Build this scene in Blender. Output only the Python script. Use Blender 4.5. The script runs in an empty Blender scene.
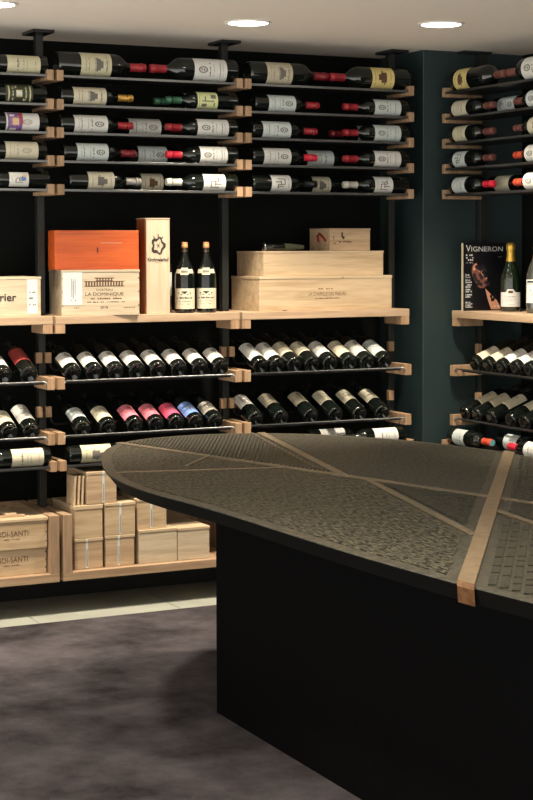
import bpy, bmesh, math, random
from mathutils import Vector, Matrix
random.seed(7)
C = bpy.context.scene.collection
PI = math.pi
R_ = math.radians

# ------------------------------------------------------------------ materials
def new_mat(name):
    m = bpy.data.materials.new(name); m.use_nodes = True
    nt = m.node_tree
    return m, nt, nt.nodes['Principled BSDF']

def plain(name, col, rough=.5, metal=0, noise=0, nscale=40, bump=0, bscale=200, coat=0, spec=None):
    m, nt, b = new_mat(name)
    b.inputs['Base Color'].default_value = (*col, 1)
    b.inputs['Roughness'].default_value = rough
    b.inputs['Metallic'].default_value = metal
    if coat: b.inputs['Coat Weight'].default_value = coat
    if spec is not None: b.inputs['Specular IOR Level'].default_value = spec
    tc = nt.nodes.new('ShaderNodeTexCoord')
    if noise:
        n = nt.nodes.new('ShaderNodeTexNoise'); n.inputs['Scale'].default_value = nscale; n.inputs['Detail'].default_value = 4
        r = nt.nodes.new('ShaderNodeValToRGB')
        r.color_ramp.elements[0].position = .3; r.color_ramp.elements[1].position = .7
        r.color_ramp.elements[0].color = (*[c*(1-noise) for c in col], 1)
        r.color_ramp.elements[1].color = (*[min(1, c*(1+noise)) for c in col], 1)
        nt.links.new(tc.outputs['Object'], n.inputs['Vector'])
        nt.links.new(n.outputs['Fac'], r.inputs['Fac']); nt.links.new(r.outputs['Color'], b.inputs['Base Color'])
    if bump:
        n2 = nt.nodes.new('ShaderNodeTexNoise'); n2.inputs['Scale'].default_value = bscale; n2.inputs['Detail'].default_value = 3
        bp = nt.nodes.new('ShaderNodeBump'); bp.inputs['Strength'].default_value = bump; bp.inputs['Distance'].default_value = .004
        nt.links.new(tc.outputs['Object'], n2.inputs['Vector'])
        nt.links.new(n2.outputs['Fac'], bp.inputs['Height']); nt.links.new(bp.outputs['Normal'], b.inputs['Normal'])
    return m

def wood(name, dark, light, axis='X', rough=.5, scale=1.0, knots=0.5):
    m, nt, b = new_mat(name)
    tc = nt.nodes.new('ShaderNodeTexCoord'); oi = nt.nodes.new('ShaderNodeObjectInfo')
    mu = nt.nodes.new('ShaderNodeVectorMath'); mu.operation = 'MULTIPLY_ADD'
    mu.inputs[1].default_value = (7.3, 3.1, 5.7)
    nt.links.new(oi.outputs['Random'], mu.inputs[0]); nt.links.new(tc.outputs['Object'], mu.inputs[2])
    mp = nt.nodes.new('ShaderNodeMapping')
    s = {'X': (2.2, 34, 34), 'Y': (34, 2.2, 34), 'Z': (34, 34, 2.2)}[axis]
    mp.inputs['Scale'].default_value = tuple(v*scale for v in s)
    nt.links.new(mu.outputs['Vector'], mp.inputs['Vector'])
    n = nt.nodes.new('ShaderNodeTexNoise'); n.inputs['Scale'].default_value = 1.0; n.inputs['Detail'].default_value = 5; n.inputs['Distortion'].default_value = knots
    nt.links.new(mp.outputs['Vector'], n.inputs['Vector'])
    n3 = nt.nodes.new('ShaderNodeTexNoise'); n3.inputs['Scale'].default_value = 4.5; n3.inputs['Detail'].default_value = 5
    nt.links.new(mp.outputs['Vector'], n3.inputs['Vector'])
    mx = nt.nodes.new('ShaderNodeMath'); mx.operation = 'MULTIPLY_ADD'; mx.inputs[1].default_value = .35
    nt.links.new(n3.outputs['Fac'], mx.inputs[0]); 
    sb = nt.nodes.new('ShaderNodeMath'); sb.operation = 'MULTIPLY'; sb.inputs[1].default_value = .65
    nt.links.new(n.outputs['Fac'], sb.inputs[0]); nt.links.new(sb.outputs[0], mx.inputs[2])
    r = nt.nodes.new('ShaderNodeValToRGB')
    r.color_ramp.elements[0].position = .36; r.color_ramp.elements[1].position = .6
    r.color_ramp.elements[0].color = (*dark, 1); r.color_ramp.elements[1].color = (*light, 1)
    nt.links.new(mx.outputs[0], r.inputs['Fac']); nt.links.new(r.outputs['Color'], b.inputs['Base Color'])
    b.inputs['Roughness'].default_value = rough
    bp = nt.nodes.new('ShaderNodeBump'); bp.inputs['Strength'].default_value = .15; bp.inputs['Distance'].default_value = .002
    nt.links.new(mx.outputs[0], bp.inputs['Height']); nt.links.new(bp.outputs['Normal'], b.inputs['Normal'])
    return m

def emit(name, col, st):
    m, nt, b = new_mat(name)
    b.inputs['Base Color'].default_value = (*col, 1)
    b.inputs['Emission Color'].default_value = (*col, 1); b.inputs['Emission Strength'].default_value = st
    return m

M = {}
M['ceiling'] = plain('ceiling_paint', (.86, .80, .71), .85, bump=.1, bscale=60)
M['wall'] = plain('black_wall', (.005, .006, .0055), .7, bump=.15, bscale=120, spec=.1)
M['pillar'] = plain('teal_wall', (.018, .034, .036), .42, bump=.25, bscale=220)
M['post'] = plain('dark_steel', (.012, .014, .012), .45, bump=.1, bscale=150)
M['tray'] = plain('blackened_metal', (.03, .03, .03), .38, metal=.6)
M['rail'] = plain('steel_rail', (.24, .245, .245), .35, metal=1)
M['arm'] = wood('oak_arm', (.27, .165, .09), (.43, .285, .17), 'Z', .55)
M['oak'] = wood('oak_board', (.36, .245, .15), (.50, .365, .245), 'X', .5)
M['oakY'] = wood('oak_side', (.27, .175, .105), (.40, .275, .175), 'Z', .5)
M['oakd'] = wood('oak_tray', (.30, .195, .115), (.44, .305, .195), 'X', .5)
M['pine'] = wood('pine_crate', (.40, .285, .165), (.58, .44, .28), 'X', .55)
M['pinew'] = wood('pale_pine', (.46, .37, .25), (.60, .51, .37), 'X', .55)
M['pinez'] = wood('pale_upright_pine', (.46, .365, .25), (.57, .47, .34), 'Z', .5)
M['pined'] = wood('darker_pine', (.36, .245, .145), (.54, .395, .25), 'X', .55)
M['pinel'] = wood('pine_board_lid', (.46, .34, .21), (.60, .47, .31), 'X', .5)
M['orange'] = wood('orange_wood', (.40, .058, .006), (.56, .10, .012), 'X', .35)
M['mahog'] = wood('red_brown_wood', (.16, .045, .012), (.28, .09, .03), 'Z', .4)
M['glass'] = plain('dark_bottle_glass', (.004, .006, .005), .07, coat=.25, spec=.5)
M['greenglass'] = plain('green_bottle_glass', (.006, .013, .006), .06, coat=.6, spec=.7)
M['clear'] = plain('pale_bottle_glass', (.045, .05, .042), .07, coat=.7, spec=.7)
M['black'] = plain('black_plastic', (.01, .01, .012), .25)
M['print'] = plain('grey_print', (.14, .13, .115), .7)
M['printd'] = plain('dark_print', (.03, .028, .025), .7)
M['printb'] = plain('brown_print', (.11, .055, .025), .7)
M['paper'] = plain('white_paper', (.62, .66, .66), .7)
M['lab_white'] = plain('white_label', (.64, .645, .61), .6, noise=.05, nscale=90)
M['lab_cool'] = plain('cool_white_label', (.54, .60, .585), .6, noise=.05, nscale=90)
M['lab_cream'] = plain('cream_label', (.56, .53, .36), .6, noise=.06, nscale=90)
M['lab_ivory'] = plain('ivory_label', (.60, .56, .42), .6, noise=.05, nscale=90)
M['lab_yellow'] = plain('yellow_label', (.68, .56, .22), .6, noise=.08, nscale=90)
M['lab_green'] = plain('yellow_green_label', (.60, .64, .32), .6, noise=.06, nscale=90)
M['lab_dark'] = plain('dark_green_label', (.05, .055, .03), .5, noise=.3, nscale=120)
M['lab_pink'] = plain('pink_label', (.78, .22, .28), .6, noise=.06, nscale=90)
M['lab_hot'] = plain('hot_pink_label', (.80, .10, .20), .6, noise=.06, nscale=90)
M['lab_blue'] = plain('blue_label', (.18, .30, .66), .6, noise=.06, nscale=90)
M['lab_red'] = plain('dark_red_label', (.34, .045, .04), .6, noise=.1, nscale=90)
M['lab_grey'] = plain('grey_label', (.36, .34, .29), .6, noise=.1, nscale=90)
M['lab_tan'] = plain('tan_label', (.50, .45, .33), .6, noise=.1, nscale=90)
M['purple'] = plain('purple_print', (.20, .09, .30), .6)
M['redp'] = plain('red_print', (.42, .05, .06), .6)
M['peach'] = plain('peach_print', (.68, .46, .26), .6)
M['bluep'] = plain('blue_print', (.12, .20, .5), .6)
M['gold'] = plain('gold_foil', (.72, .47, .08), .3, metal=.7, bump=.3, bscale=160)
M['goldcap'] = plain('gold_capsule', (.65, .38, .08), .35, metal=.6)
M['redcap'] = plain('red_capsule', (.38, .03, .04), .35, metal=.2)
M['orcap'] = plain('orange_red_capsule', (.72, .10, .05), .35, metal=.2)
M['brightred'] = plain('bright_red_capsule', (.72, .03, .06), .35, metal=.1)
M['darkredcap'] = plain('dark_red_capsule', (.22, .02, .025), .35, metal=.2)
M['browncap'] = plain('brown_capsule', (.22, .085, .07), .4, metal=.3)
M['greencap'] = plain('green_capsule', (.05, .16, .09), .4, metal=.2)
M['greycap'] = plain('grey_capsule', (.42, .40, .36), .4, metal=.4)
M['whitecap'] = plain('whitish_capsule', (.62, .60, .52), .45, metal=.2)
M['tancap'] = plain('tan_capsule', (.52, .28, .12), .4, metal=.3)
M['blackcap'] = plain('black_capsule', (.012, .012, .012), .35)
M['tealcap'] = plain('teal_disc', (.12, .42, .46), .4)
M['skin'] = plain('skin_tone_print', (.62, .30, .18), .6)
M['skind'] = plain('brown_tone_print', (.20, .08, .05), .6)
M['grape'] = plain('grape_print', (.018, .014, .02), .5)
M['cover'] = plain('black_cover', (.006, .006, .008), .3)
M['ribbon'] = plain('red_ribbon', (.30, .015, .02), .6)
M['trimw'] = plain('white_trim', (.80, .78, .74), .5)
M['tile'] = plain('pale_stone_tile', (.315, .33, .285), .5, noise=.12, nscale=5)
M['grout'] = plain('tile_joint', (.28, .28, .24), .8)
M['kick'] = plain('black_plinth', (.006, .006, .006), .6)

def carpet_mat():
    m, nt, b = new_mat('worn_carpet')
    tc = nt.nodes.new('ShaderNodeTexCoord')
    n = nt.nodes.new('ShaderNodeTexNoise'); n.inputs['Scale'].default_value = 3.2; n.inputs['Detail'].default_value = 7; n.inputs['Roughness'].default_value = .65
    f = nt.nodes.new('ShaderNodeTexNoise'); f.inputs['Scale'].default_value = 260; f.inputs['Detail'].default_value = 2
    r = nt.nodes.new('ShaderNodeValToRGB')
    r.color_ramp.elements[0].position = .34; r.color_ramp.elements[1].position = .66
    r.color_ramp.elements[0].color = (.030, .026, .028, 1); r.color_ramp.elements[1].color = (.118, .107, .118, 1)
    nt.links.new(tc.outputs['Object'], n.inputs['Vector']); nt.links.new(tc.outputs['Object'], f.inputs['Vector'])
    nt.links.new(n.outputs['Fac'], r.inputs['Fac'])
    mx = nt.nodes.new('ShaderNodeMix'); mx.data_type = 'RGBA'; mx.blend_type = 'MULTIPLY'; mx.inputs['Factor'].default_value = .5
    r2 = nt.nodes.new('ShaderNodeValToRGB'); r2.color_ramp.elements[0].position = .35; r2.color_ramp.elements[1].position = .65
    r2.color_ramp.elements[0].color = (.35, .35, .35, 1)
    nt.links.new(f.outputs['Fac'], r2.inputs['Fac'])
    nt.links.new(r.outputs['Color'], mx.inputs['A']); nt.links.new(r2.outputs['Color'], mx.inputs['B'])
    nt.links.new(mx.outputs['Result'], b.inputs['Base Color'])
    b.inputs['Roughness'].default_value = .95; b.inputs['Specular IOR Level'].default_value = .1
    bp = nt.nodes.new('ShaderNodeBump'); bp.inputs['Strength'].default_value = .5; bp.inputs['Distance'].default_value = .005
    nt.links.new(f.outputs['Fac'], bp.inputs['Height']); nt.links.new(bp.outputs['Normal'], b.inputs['Normal'])
    return m
M['carpet'] = carpet_mat()

def relief(name, col, rough, scale, strength, lo=.7, hi=1.2, aniso=(1, 1, 1), sharp=.1):
    m, nt, b = new_mat(name)
    b.inputs['Roughness'].default_value = rough; b.inputs['Metallic'].default_value = .35
    tc = nt.nodes.new('ShaderNodeTexCoord')
    n = nt.nodes.new('ShaderNodeTexNoise'); n.inputs['Scale'].default_value = scale; n.inputs['Detail'].default_value = 2.5; n.inputs['Roughness'].default_value = .6
    mp = nt.nodes.new('ShaderNodeMapping'); mp.inputs['Rotation'].default_value = (0, 0, R_(27)); mp.inputs['Scale'].default_value = aniso
    nt.links.new(tc.outputs['Object'], mp.inputs['Vector']); nt.links.new(mp.outputs['Vector'], n.inputs['Vector'])
    r = nt.nodes.new('ShaderNodeValToRGB')
    r.color_ramp.elements[0].position = .5-sharp; r.color_ramp.elements[1].position = .5+sharp
    r.color_ramp.elements[0].color = (*[c*lo for c in col], 1); r.color_ramp.elements[1].color = (*[c*hi for c in col], 1)
    nt.links.new(n.outputs['Fac'], r.inputs['Fac']); nt.links.new(r.outputs['Color'], b.inputs['Base Color'])
    bp = nt.nodes.new('ShaderNodeBump'); bp.inputs['Strength'].default_value = strength; bp.inputs['Distance'].default_value = .006
    nt.links.new(n.outputs['Fac'], bp.inputs['Height']); nt.links.new(bp.outputs['Normal'], b.inputs['Normal'])
    return m
M['pebble'] = relief('pebbled_bronze', (.050, .047, .031), .5, 150, .9, .05, 2.6, (1, .24, 1), .05)  # strong light and dark grain paints in the shading of the bumps
M['finepeb'] = relief('fine_grained_bronze', (.050, .047, .033), .5, 190, .7, .2, 2.0, (1, .24, 1), .06)  # finer grain, bump shading painted into the colour likewise
M['rim'] = relief('bronze_rim', (.090, .085, .063), .42, 60, .12)
M['ridge'] = relief('bronze_ridges', (.060, .057, .040), .45, 90, .5)
M['inlay'] = relief('tan_inlay', (.22, .18, .12), .42, 40, .05, .85, 1.1)
M['strip'] = relief('copper_band', (.29, .215, .135), .42, 35, .05, .88, 1.08)
M['copper'] = relief('copper_end', (.24, .115, .045), .45, 60, .1, .7, 1.15)
M['seam'] = plain('plank_seam_dark', (.028, .026, .018), .6)
M['edge'] = plain('black_edge', (.006, .006, .0055), .6, bump=.2, bscale=120, spec=.05)
M['base'] = wood('black_stained_wood', (.001, .001, .0014), (.002, .002, .0026), 'Z', .8)
M['base'].node_tree.nodes['Principled BSDF'].inputs['Specular IOR Level'].default_value = .08

# ------------------------------------------------------------------ mesh helpers
class MB:
    def __init__(s): s.bm = bmesh.new()
    def box(s, x0, x1, y0, y1, z0, z1, bev=0):
        b = bmesh.new()
        vs = [b.verts.new((x, y, z)) for z in (z0, z1) for y in (y0, y1) for x in (x0, x1)]
        for f in ((0, 2, 3, 1), (4, 5, 7, 6), (0, 1, 5, 4), (2, 6, 7, 3), (0, 4, 6, 2), (1, 3, 7, 5)):
            b.faces.new([vs[i] for i in f])
        if bev: bmesh.ops.bevel(b, geom=list(b.edges), offset=bev, segments=2, profile=.5, affect='EDGES')
        s.join(b); return s
    def join(s, b, mat=None):
        if mat is not None: b.transform(mat)
        me = bpy.data.meshes.new('t'); b.to_mesh(me); b.free(); s.bm.from_mesh(me); bpy.data.meshes.remove(me); return s
    def prism(s, pts, z0, z1, bev=0):
        b = bmesh.new(); n = len(pts)
        lo = [b.verts.new((p[0], p[1], z0)) for p in pts]; hi = [b.verts.new((p[0], p[1], z1)) for p in pts]
        b.faces.new(list(reversed(lo))); top = b.faces.new(hi)
        for i in range(n): b.faces.new((lo[i], lo[(i+1) % n], hi[(i+1) % n], hi[i]))
        bmesh.ops.recalc_face_normals(b, faces=list(b.faces))
        if bev: bmesh.ops.bevel(b, geom=[e for e in b.edges if abs(e.verts[0].co.z-e.verts[1].co.z) < 1e-6], offset=bev, segments=2, profile=.5, affect='EDGES')
        s.join(b); return s
    def lathe(s, prof, seg=28, mat=None, cap=False):
        b = bmesh.new(); rings = []
        for r, z in prof:
            if r < 1e-6: rings.append([b.verts.new((0, 0, z))])
            else: rings.append([b.verts.new((r*math.sin(2*PI*i/seg), -r*math.cos(2*PI*i/seg), z)) for i in range(seg)])
        for a, c in zip(rings, rings[1:]):
            for i in range(seg):
                j = (i+1) % seg
                if len(a) == 1 and len(c) == 1: continue
                if len(a) == 1: b.faces.new((a[0], c[j], c[i]))
                elif len(c) == 1: b.faces.new((a[i], a[j], c[0]))
                else: b.faces.new((a[i], a[j], c[j], c[i]))
        bmesh.ops.recalc_face_normals(b, faces=list(b.faces))
        s.join(b, mat); return s
    def tube(s, pts, r, seg=8):
        pts = [Vector(p) for p in pts]; b = bmesh.new(); rings = []
        for i, p in enumerate(pts):
            d = (pts[min(i+1, len(pts)-1)]-pts[max(i-1, 0)]).normalized()
            u = d.cross(Vector((0, 0, 1)) if abs(d.z) < .9 else Vector((1, 0, 0))).normalized(); v = d.cross(u)
            rings.append([b.verts.new(p+u*r*math.cos(2*PI*k/seg)+v*r*math.sin(2*PI*k/seg)) for k in range(seg)])
        for a, c in zip(rings, rings[1:]):
            for k in range(seg): b.faces.new((a[k], a[(k+1) % seg], c[(k+1) % seg], c[k]))
        b.faces.new(rings[0]); b.faces.new(rings[-1])
        bmesh.ops.recalc_face_normals(b, faces=list(b.faces)); s.join(b); return s
    def patch(s, r, a0, a1, z0, z1, seg=12):           # piece of a cylinder wall, centred on -Y
        b = bmesh.new(); lo = []; hi = []
        for i in range(seg+1):
            a = a0+(a1-a0)*i/seg
            lo.append(b.verts.new((r*math.sin(a), -r*math.cos(a), z0))); hi.append(b.verts.new((r*math.sin(a), -r*math.cos(a), z1)))
        for i in range(seg): b.faces.new((lo[i], lo[i+1], hi[i+1], hi[i]))
        s.join(b); return s
    def poly(s, pts3):
        b = bmesh.new(); b.faces.new([b.verts.new(p) for p in pts3]); s.join(b); return s
    def mesh(s, name, mat, smooth=None):
        me = bpy.data.meshes.new(name); s.bm.to_mesh(me); s.bm.free()
        me.materials.append(M[mat])
        if smooth:
            for p in me.polygons: p.use_smooth = True
            try: me.set_sharp_from_angle(angle=R_(smooth))
            except Exception: pass
        return me
    def obj(s, name, mat, parent=None, smooth=None):
        return link(name, s.mesh(name, mat, smooth), parent)

def link(name, me, parent=None):
    o = bpy.data.objects.new(name, me); C.objects.link(o)
    if parent: o.parent = parent
    return o
def thing(name, label, cat, loc=(0, 0, 0), rz=0, group=None, mat=None):
    o = bpy.data.objects.new(name, None); C.objects.link(o); o.empty_display_size = .05
    if mat is not None: o.matrix_world = mat
    else: o.location = loc; o.rotation_euler = (0, 0, rz)
    o['label'] = label; o['category'] = cat
    if group: o['group'] = group
    return o
def tag(o, label, cat, group=None):
    o['label'] = label; o['category'] = cat
    if group: o['group'] = group
    return o
def struct(o): o['kind'] = 'structure'; return o

_tc = {}
def text_mesh(string, w, h, mat, bold=0):
    """flat lettering, centred, w wide and h high, in the XZ plane facing -Y"""
    cu = bpy.data.curves.new('txt', 'FONT'); cu.body = string; cu.align_x = 'CENTER'; cu.extrude = 0; cu.resolution_u = 3; cu.offset = bold
    o = bpy.data.objects.new('txt', cu); C.objects.link(o)
    dg = bpy.context.evaluated_depsgraph_get(); dg.update()
    me = bpy.data.meshes.new_from_object(o.evaluated_get(dg))
    bpy.data.objects.remove(o); bpy.data.curves.remove(cu)
    xs = [v.co.x for v in me.vertices]; ys = [v.co.y for v in me.vertices]
    cx, cy = (min(xs)+max(xs))/2, (min(ys)+max(ys))/2; sx = w/(max(xs)-min(xs)); sy = h/(max(ys)-min(ys))
    for v in me.vertices: v.co = ((v.co.x-cx)*sx, 0, (v.co.y-cy)*sy)
    me.materials.clear(); me.materials.append(M[mat]); me.name = 'lettering'
    return me
def text(string, w, h, mat, parent, loc, name='printed_text', rot=None, bold=0):
    o = link(name, text_mesh(string, w, h, mat, bold), parent); o.location = loc
    if rot: o.rotation_euler = rot
    return o
def marks(rects, mat, parent, y, name='small_print'):      # thin rectangles in XZ at depth y
    mb = MB()
    for x0, x1, z0, z1 in rects: mb.poly([(x0, y, z0), (x1, y, z0), (x1, y, z1), (x0, y, z1)])
    return mb.obj(name, mat, parent)
def dashes(x0, x1, z, h, n, seed=1):                        # a line of unreadably small print
    rnd = random.Random(seed); out = []; x = x0; st = (x1-x0)/n
    for i in range(n):
        if rnd.random() > .15: out.append((x, x+st*rnd.uniform(.55, .9), z, z+h*rnd.uniform(.6, 1)))
        x += st
    return out

# ------------------------------------------------------------------ room
FLOOR = -1.2
ZC = 2.354
struct(MB().box(.2, 4.47, 1.4, 6.228, -.1, .008).obj('floor', 'carpet'))
# tiled walkway along the racks
mb = MB(); xs = [-.28, .32, .92, 1.53, 2.06, 2.66, 3.27, 3.87, 4.47]
for a, b in zip(xs, xs[1:]): mb.box(a+.002, b-.002, 6.231, 6.84, -.1, .004, .0015)
struct(mb.obj('floor_tiles', 'tile'))
struct(MB().box(-.28, 4.47, 6.228, 6.84, -.1, 0).obj('floor_joints', 'grout'))
struct(MB().box(-1.5, 5.0, -1.5, 7.0, ZC, ZC+.1).obj('ceiling', 'ceiling'))
struct(MB().box(-1.5, 5.0, 6.84, 6.94, 0, ZC).obj('wall_back', 'wall'))
struct(MB().box(4.47, 4.57, -1.5, 6.84, 0, ZC).obj('wall_right', 'wall'))
struct(MB().box(3.936, 4.47, 6.45, 6.84, 0, ZC, .003).obj('wall_corner', 'pillar'))
struct(MB().box(-1.5, 3.936, 6.70, 6.84, .004, .138).obj('baseboard_back', 'kick'))

# downlights
LIGHTS = [(1.785, 5.885), (2.835, 5.956), (3.545, 5.676)]
lab = ['round recessed ceiling light at the left edge of the picture',
       'round recessed ceiling light above the middle and right bays',
       'round recessed ceiling light nearest the dark corner pillar']
def spot(parent, e, tilt=(0, 0), size=R_(84), blend=1, z=-.03, rad=.06):
    l = bpy.data.lights.new('lamp', 'SPOT'); l.energy = e; l.spot_size = size; l.spot_blend = blend
    l.shadow_soft_size = rad; l.color = (1, .86, .68)
    o = bpy.data.objects.new('lamp', l); C.objects.link(o); o.parent = parent; o.location = (0, 0, z); o.rotation_euler = (R_(tilt[0]), R_(tilt[1]), 0)
    return o
M['bulb'] = emit('lamp_glow', (1, .95, .85), 14)
def downlight(x, y, label, e, tilt=(0, 0)):
    t = thing('ceiling_light', label, 'ceiling light', (x, y, ZC), 0, 'recessed ceiling lights')
    MB().lathe([(.078, 0), (.092, 0), (.092, -.003), (.084, -.006), (.078, -.004), (.078, 0)], 40).obj('trim_ring', 'trimw', t, 40)
    MB().lathe([(0, -.005), (.078, -.003), (.078, 0)], 40).obj('diffuser', 'bulb', t, 40)
    spot(t, e, tilt); return t
EN = 215
for (x, y), l, tl_ in zip(LIGHTS, lab, ((7, 0), (8, 0), (8, -8))): downlight(x, y, l, EN, tl_)   # gimbal lamps turned towards the racks
# added lamps like those in view, placed outside the frame to light the room
for x, y, e, ti in ((.75, 5.9, EN, (7, 0)), (3.55, 4.6, EN, (0, -16)), (3.55, 3.5, EN, (0, -16)), (1.05, 3.35, EN*1.35, (0, 0)), (.3, 1.9, EN*.8, (0, 0)), (2.5, 2.6, EN*.5, (0, 0))):
    downlight(x, y, 'added unseen ceiling light over the room in front of the racks', e, ti)

# ------------------------------------------------------------------ racks
ROWZ = [2.163, 2.048, 1.936, 1.823, 1.709]          # middle of the arms = top of the trays
BAYS = {'left': (1.34, 2.186), 'middle': (2.199, 3.017), 'right': (3.030, 3.853)}
AW, AH = .028, .042
ORD = ['top row', 'second row from top', 'third row from top', 'fourth row from top', 'fifth row from top']
BN = {'left': 'left bay', 'middle': 'middle bay', 'right': 'right bay', 'side': 'side wall rack'}
YF, YP = 6.39, 6.585
XF, XP = 4.015, 4.215                                # side wall rack: front and post planes
SY0, SY1 = 5.545, 6.42

def local(bay):
    """matrix taking rack coordinates (x along the rack, y depth into the wall, z) to the room"""
    if bay == 'side': return Matrix(((0, 1, 0, XF), (-1, 0, 0, SY1), (0, 0, 1, 0), (0, 0, 0, 1)))
    return Matrix.Translation((BAYS[bay][0], YF, 0))
def width(bay): return SY1-SY0 if bay == 'side' else BAYS[bay][1]-BAYS[bay][0]
DP = YP-YF                                            # depth of an arm

def bottle_shelf(bay, z, label, depth=DP):
    W = width(bay)
    t = thing('bottle_shelf', label, 'shelf', mat=local(bay) @ Matrix.Translation((0, 0, z)), group='bottle shelves of the racks')
    for x in (0, W-AW): MB().box(x, x+AW, 0, depth, -AH/2, AH/2, .0015).obj('arm', 'arm', t)
    MB().box(AW, W-AW, .004, depth, -.007, 0, .001).obj('tray', 'tray', t)
    MB().box(AW, W-AW, .0005, .004, -.008, .002, .0008).obj('front_lip', 'rail', t)
    return t
for i, z in enumerate(ROWZ):
    for bay in ('left', 'middle', 'right', 'side'):
        bottle_shelf(bay, z, 'dark metal bottle shelf between wooden arms, %s, %s' % (ORD[i], BN[bay]))

def display_shelf(bay, label, dz=0):
    W = width(bay)
    t = thing('display_shelf', label, 'shelf', mat=local(bay) @ Matrix.Translation((0, .04 if bay != 'side' else .055, 1.2+dz)), group='wooden display shelves')
    n = .03
    yb = DP-.042 if bay != 'side' else .142
    D = .40 if bay != 'side' else .39
    MB().prism([(0, 0), (W, 0), (W, yb), (W-n, yb), (W-n, D), (n, D), (n, yb), (0, yb)], -.032, 0, .0015).obj('board', 'oak', t)
    for x in (0, W-.04): MB().box(x, x+.04, .001, yb, -.07, -.032, .001).obj('arm', 'arm', t)
    return t
for bay in ('left', 'middle', 'right'): display_shelf(bay, 'oak display shelf under the boxes, %s of the back wall' % BN[bay])
display_shelf('side', 'oak display shelf on the side wall carrying magazine and sparkling wine', -.012)

RZ = [(.905, 'upper'), (.682, 'lower')]               # underside of the arms
def tilt_rack(bay, z, which):
    W = width(bay); off = .02 if bay != 'side' else .045
    d = DP-off if bay != 'side' else .155
    t = thing('tilted_rack', '%s tilted bottle rack with steel front rail, %s' % (which, BN[bay]), 'rack',
              mat=local(bay) @ Matrix.Translation((0, off, z)), group='tilted bottle racks')
    for x in (0, W-.03): MB().box(x, x+.03, 0, d, 0, .049, .0015).obj('arm', 'arm', t)
    for x in (0, W-.026): MB().box(x, x+.026, d-.022, d, .098, .142, .0012).obj('rear_block', 'arm', t)
    y = .019
    MB().tube([(.027, .006, .010), (.029, .006, .026), (.036, .012, .032), (.05, y, .032), (W-.05, y, .032), (W-.036, .012, .032), (W-.029, .006, .026), (W-.027, .006, .010)], .0042, 8).obj('front_rail', 'rail', t, 60)
    MB().box(.03, W-.03, .045, .052, .019, .030).obj('base_rail', 'tray', t)
    MB().tube([(.02, d-.012, .11), (.027, d-.012, .08), (.04, d-.012, .067), (W-.04, d-.012, .067), (W-.027, d-.012, .08), (W-.02, d-.012, .11)], .0045, 8).obj('rear_rail', 'tray', t, 60)
    return t
for bay in ('left', 'middle', 'right', 'side'):
    for z, w in RZ: tilt_rack(bay, z-(.012 if bay == 'side' else 0), w)
for bay in ('left', 'middle', 'right', 'side'):
    bottle_shelf(bay, .598-(.012 if bay == 'side' else 0), 'lowest dark metal bottle shelf between wooden arms, %s' % BN[bay])

def post(name_label, x, y, rz, z0, plate=True):
    t = thing('rack_post', name_label, 'post', (x, y, z0), rz, 'upright posts of the racks')
    MB().box(-.015, .015, 0, .035, 0, ZC-z0-.004, .001).obj('upright', 'post', t)
    MB().box(-.06, .03, -.10, .045, ZC-z0-.012, ZC-z0).obj('ceiling_plate', 'black', t)
post('dark steel post between the left and middle bays', 2.1925, YP, 0, .408)
post('dark steel post between the middle and right bays', 3.0235, YP, 0, .408)
post('dark steel post at the right end of the right bay, beside the pillar', 3.853, YP, 0, .408)
post('dark steel post at the left end of the left bay', 1.325, YP, 0, .408)
post('dark steel post of the side wall rack, against the pillar', XP, SY1+.002, -PI/2, 0)

# ------------------------------------------------------------------ bottles
SHAPES = {
    'bordeaux': dict(H=.316, r=.0375, prof=[(0, .014), (.018, .011), (.028, .001), (.0335, 0), (.0365, .003), (.0375, .008), (.0375, .196), (.0368, .206), (.034, .216), (.028, .225), (.021, .233), (.0165, .243), (.0148, .256), (.0143, .29), (.0158, .293), (.0158, .303), (.0145, .304), (.0143, .315), (0, .316)], cap=(.250, .0152)),
    'burgundy': dict(H=.297, r=.0425, prof=[(0, .016), (.02, .012), (.032, .001), (.038, 0), (.0415, .003), (.0425, .008), (.0425, .150), (.041, .165), (.036, .186), (.028, .208), (.0195, .226), (.0148, .243), (.0125, .258), (.0118, .296), (0, .297)], cap=(.250, .0126)),
    'champagne': dict(H=.303, r=.0445, prof=[(0, .018), (.022, .014), (.034, .001), (.040, 0), (.0435, .003), (.0445, .008), (.0445, .135), (.043, .152), (.038, .172), (.030, .193), (.0225, .212), (.0178, .232), (.0160, .25), (.0158, .285), (.0175, .289), (.0175, .299), (.012, .303), (0, .303)], cap=(.212, .019)),
    'magnum': dict(H=.385, r=.050, prof=[(0, .018), (.024, .014), (.038, .001), (.044, 0), (.0485, .004), (.050, .010), (.050, .245), (.049, .257), (.045, .27), (.036, .283), (.026, .294), (.019, .306), (.0165, .32), (.016, .384), (0, .385)], cap=(.305, .0175)),
}
_body = {}
def body_mesh(shape, glass):
    k = (shape, glass)
    if k not in _body: _body[k] = MB().lathe(SHAPES[shape]['prof'], 36).mesh('body', glass, 50)
    return _body[k]
_capm = {}
def cap_mesh(shape, mat):
    k = (shape, mat)
    if k not in _capm:
        S = SHAPES[shape]; z0, r = S['cap']; H = S['H']
        if shape == 'champagne':
            pr = [(.0205, z0), (.0200, z0+.02), (.0178, z0+.035), (.0176, z0+.05), (.0190, z0+.058), (.0205, z0+.066), (.0205, H-.012), (.0185, H-.003), (.012, H+.003), (0, H+.004)]
        else:
            pr = [(r+.0006, z0), (r, z0+.004), (r-.0004, H-.024), (r+.0012, H-.022), (r+.0012, H-.013), (r-.0002, H-.011), (r-.0003, H), (r-.002, H+.0012), (0, H+.0014)]
        _capm[k] = MB().lathe(pr, 24).mesh('capsule', mat, 40)
    return _capm[k]
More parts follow.
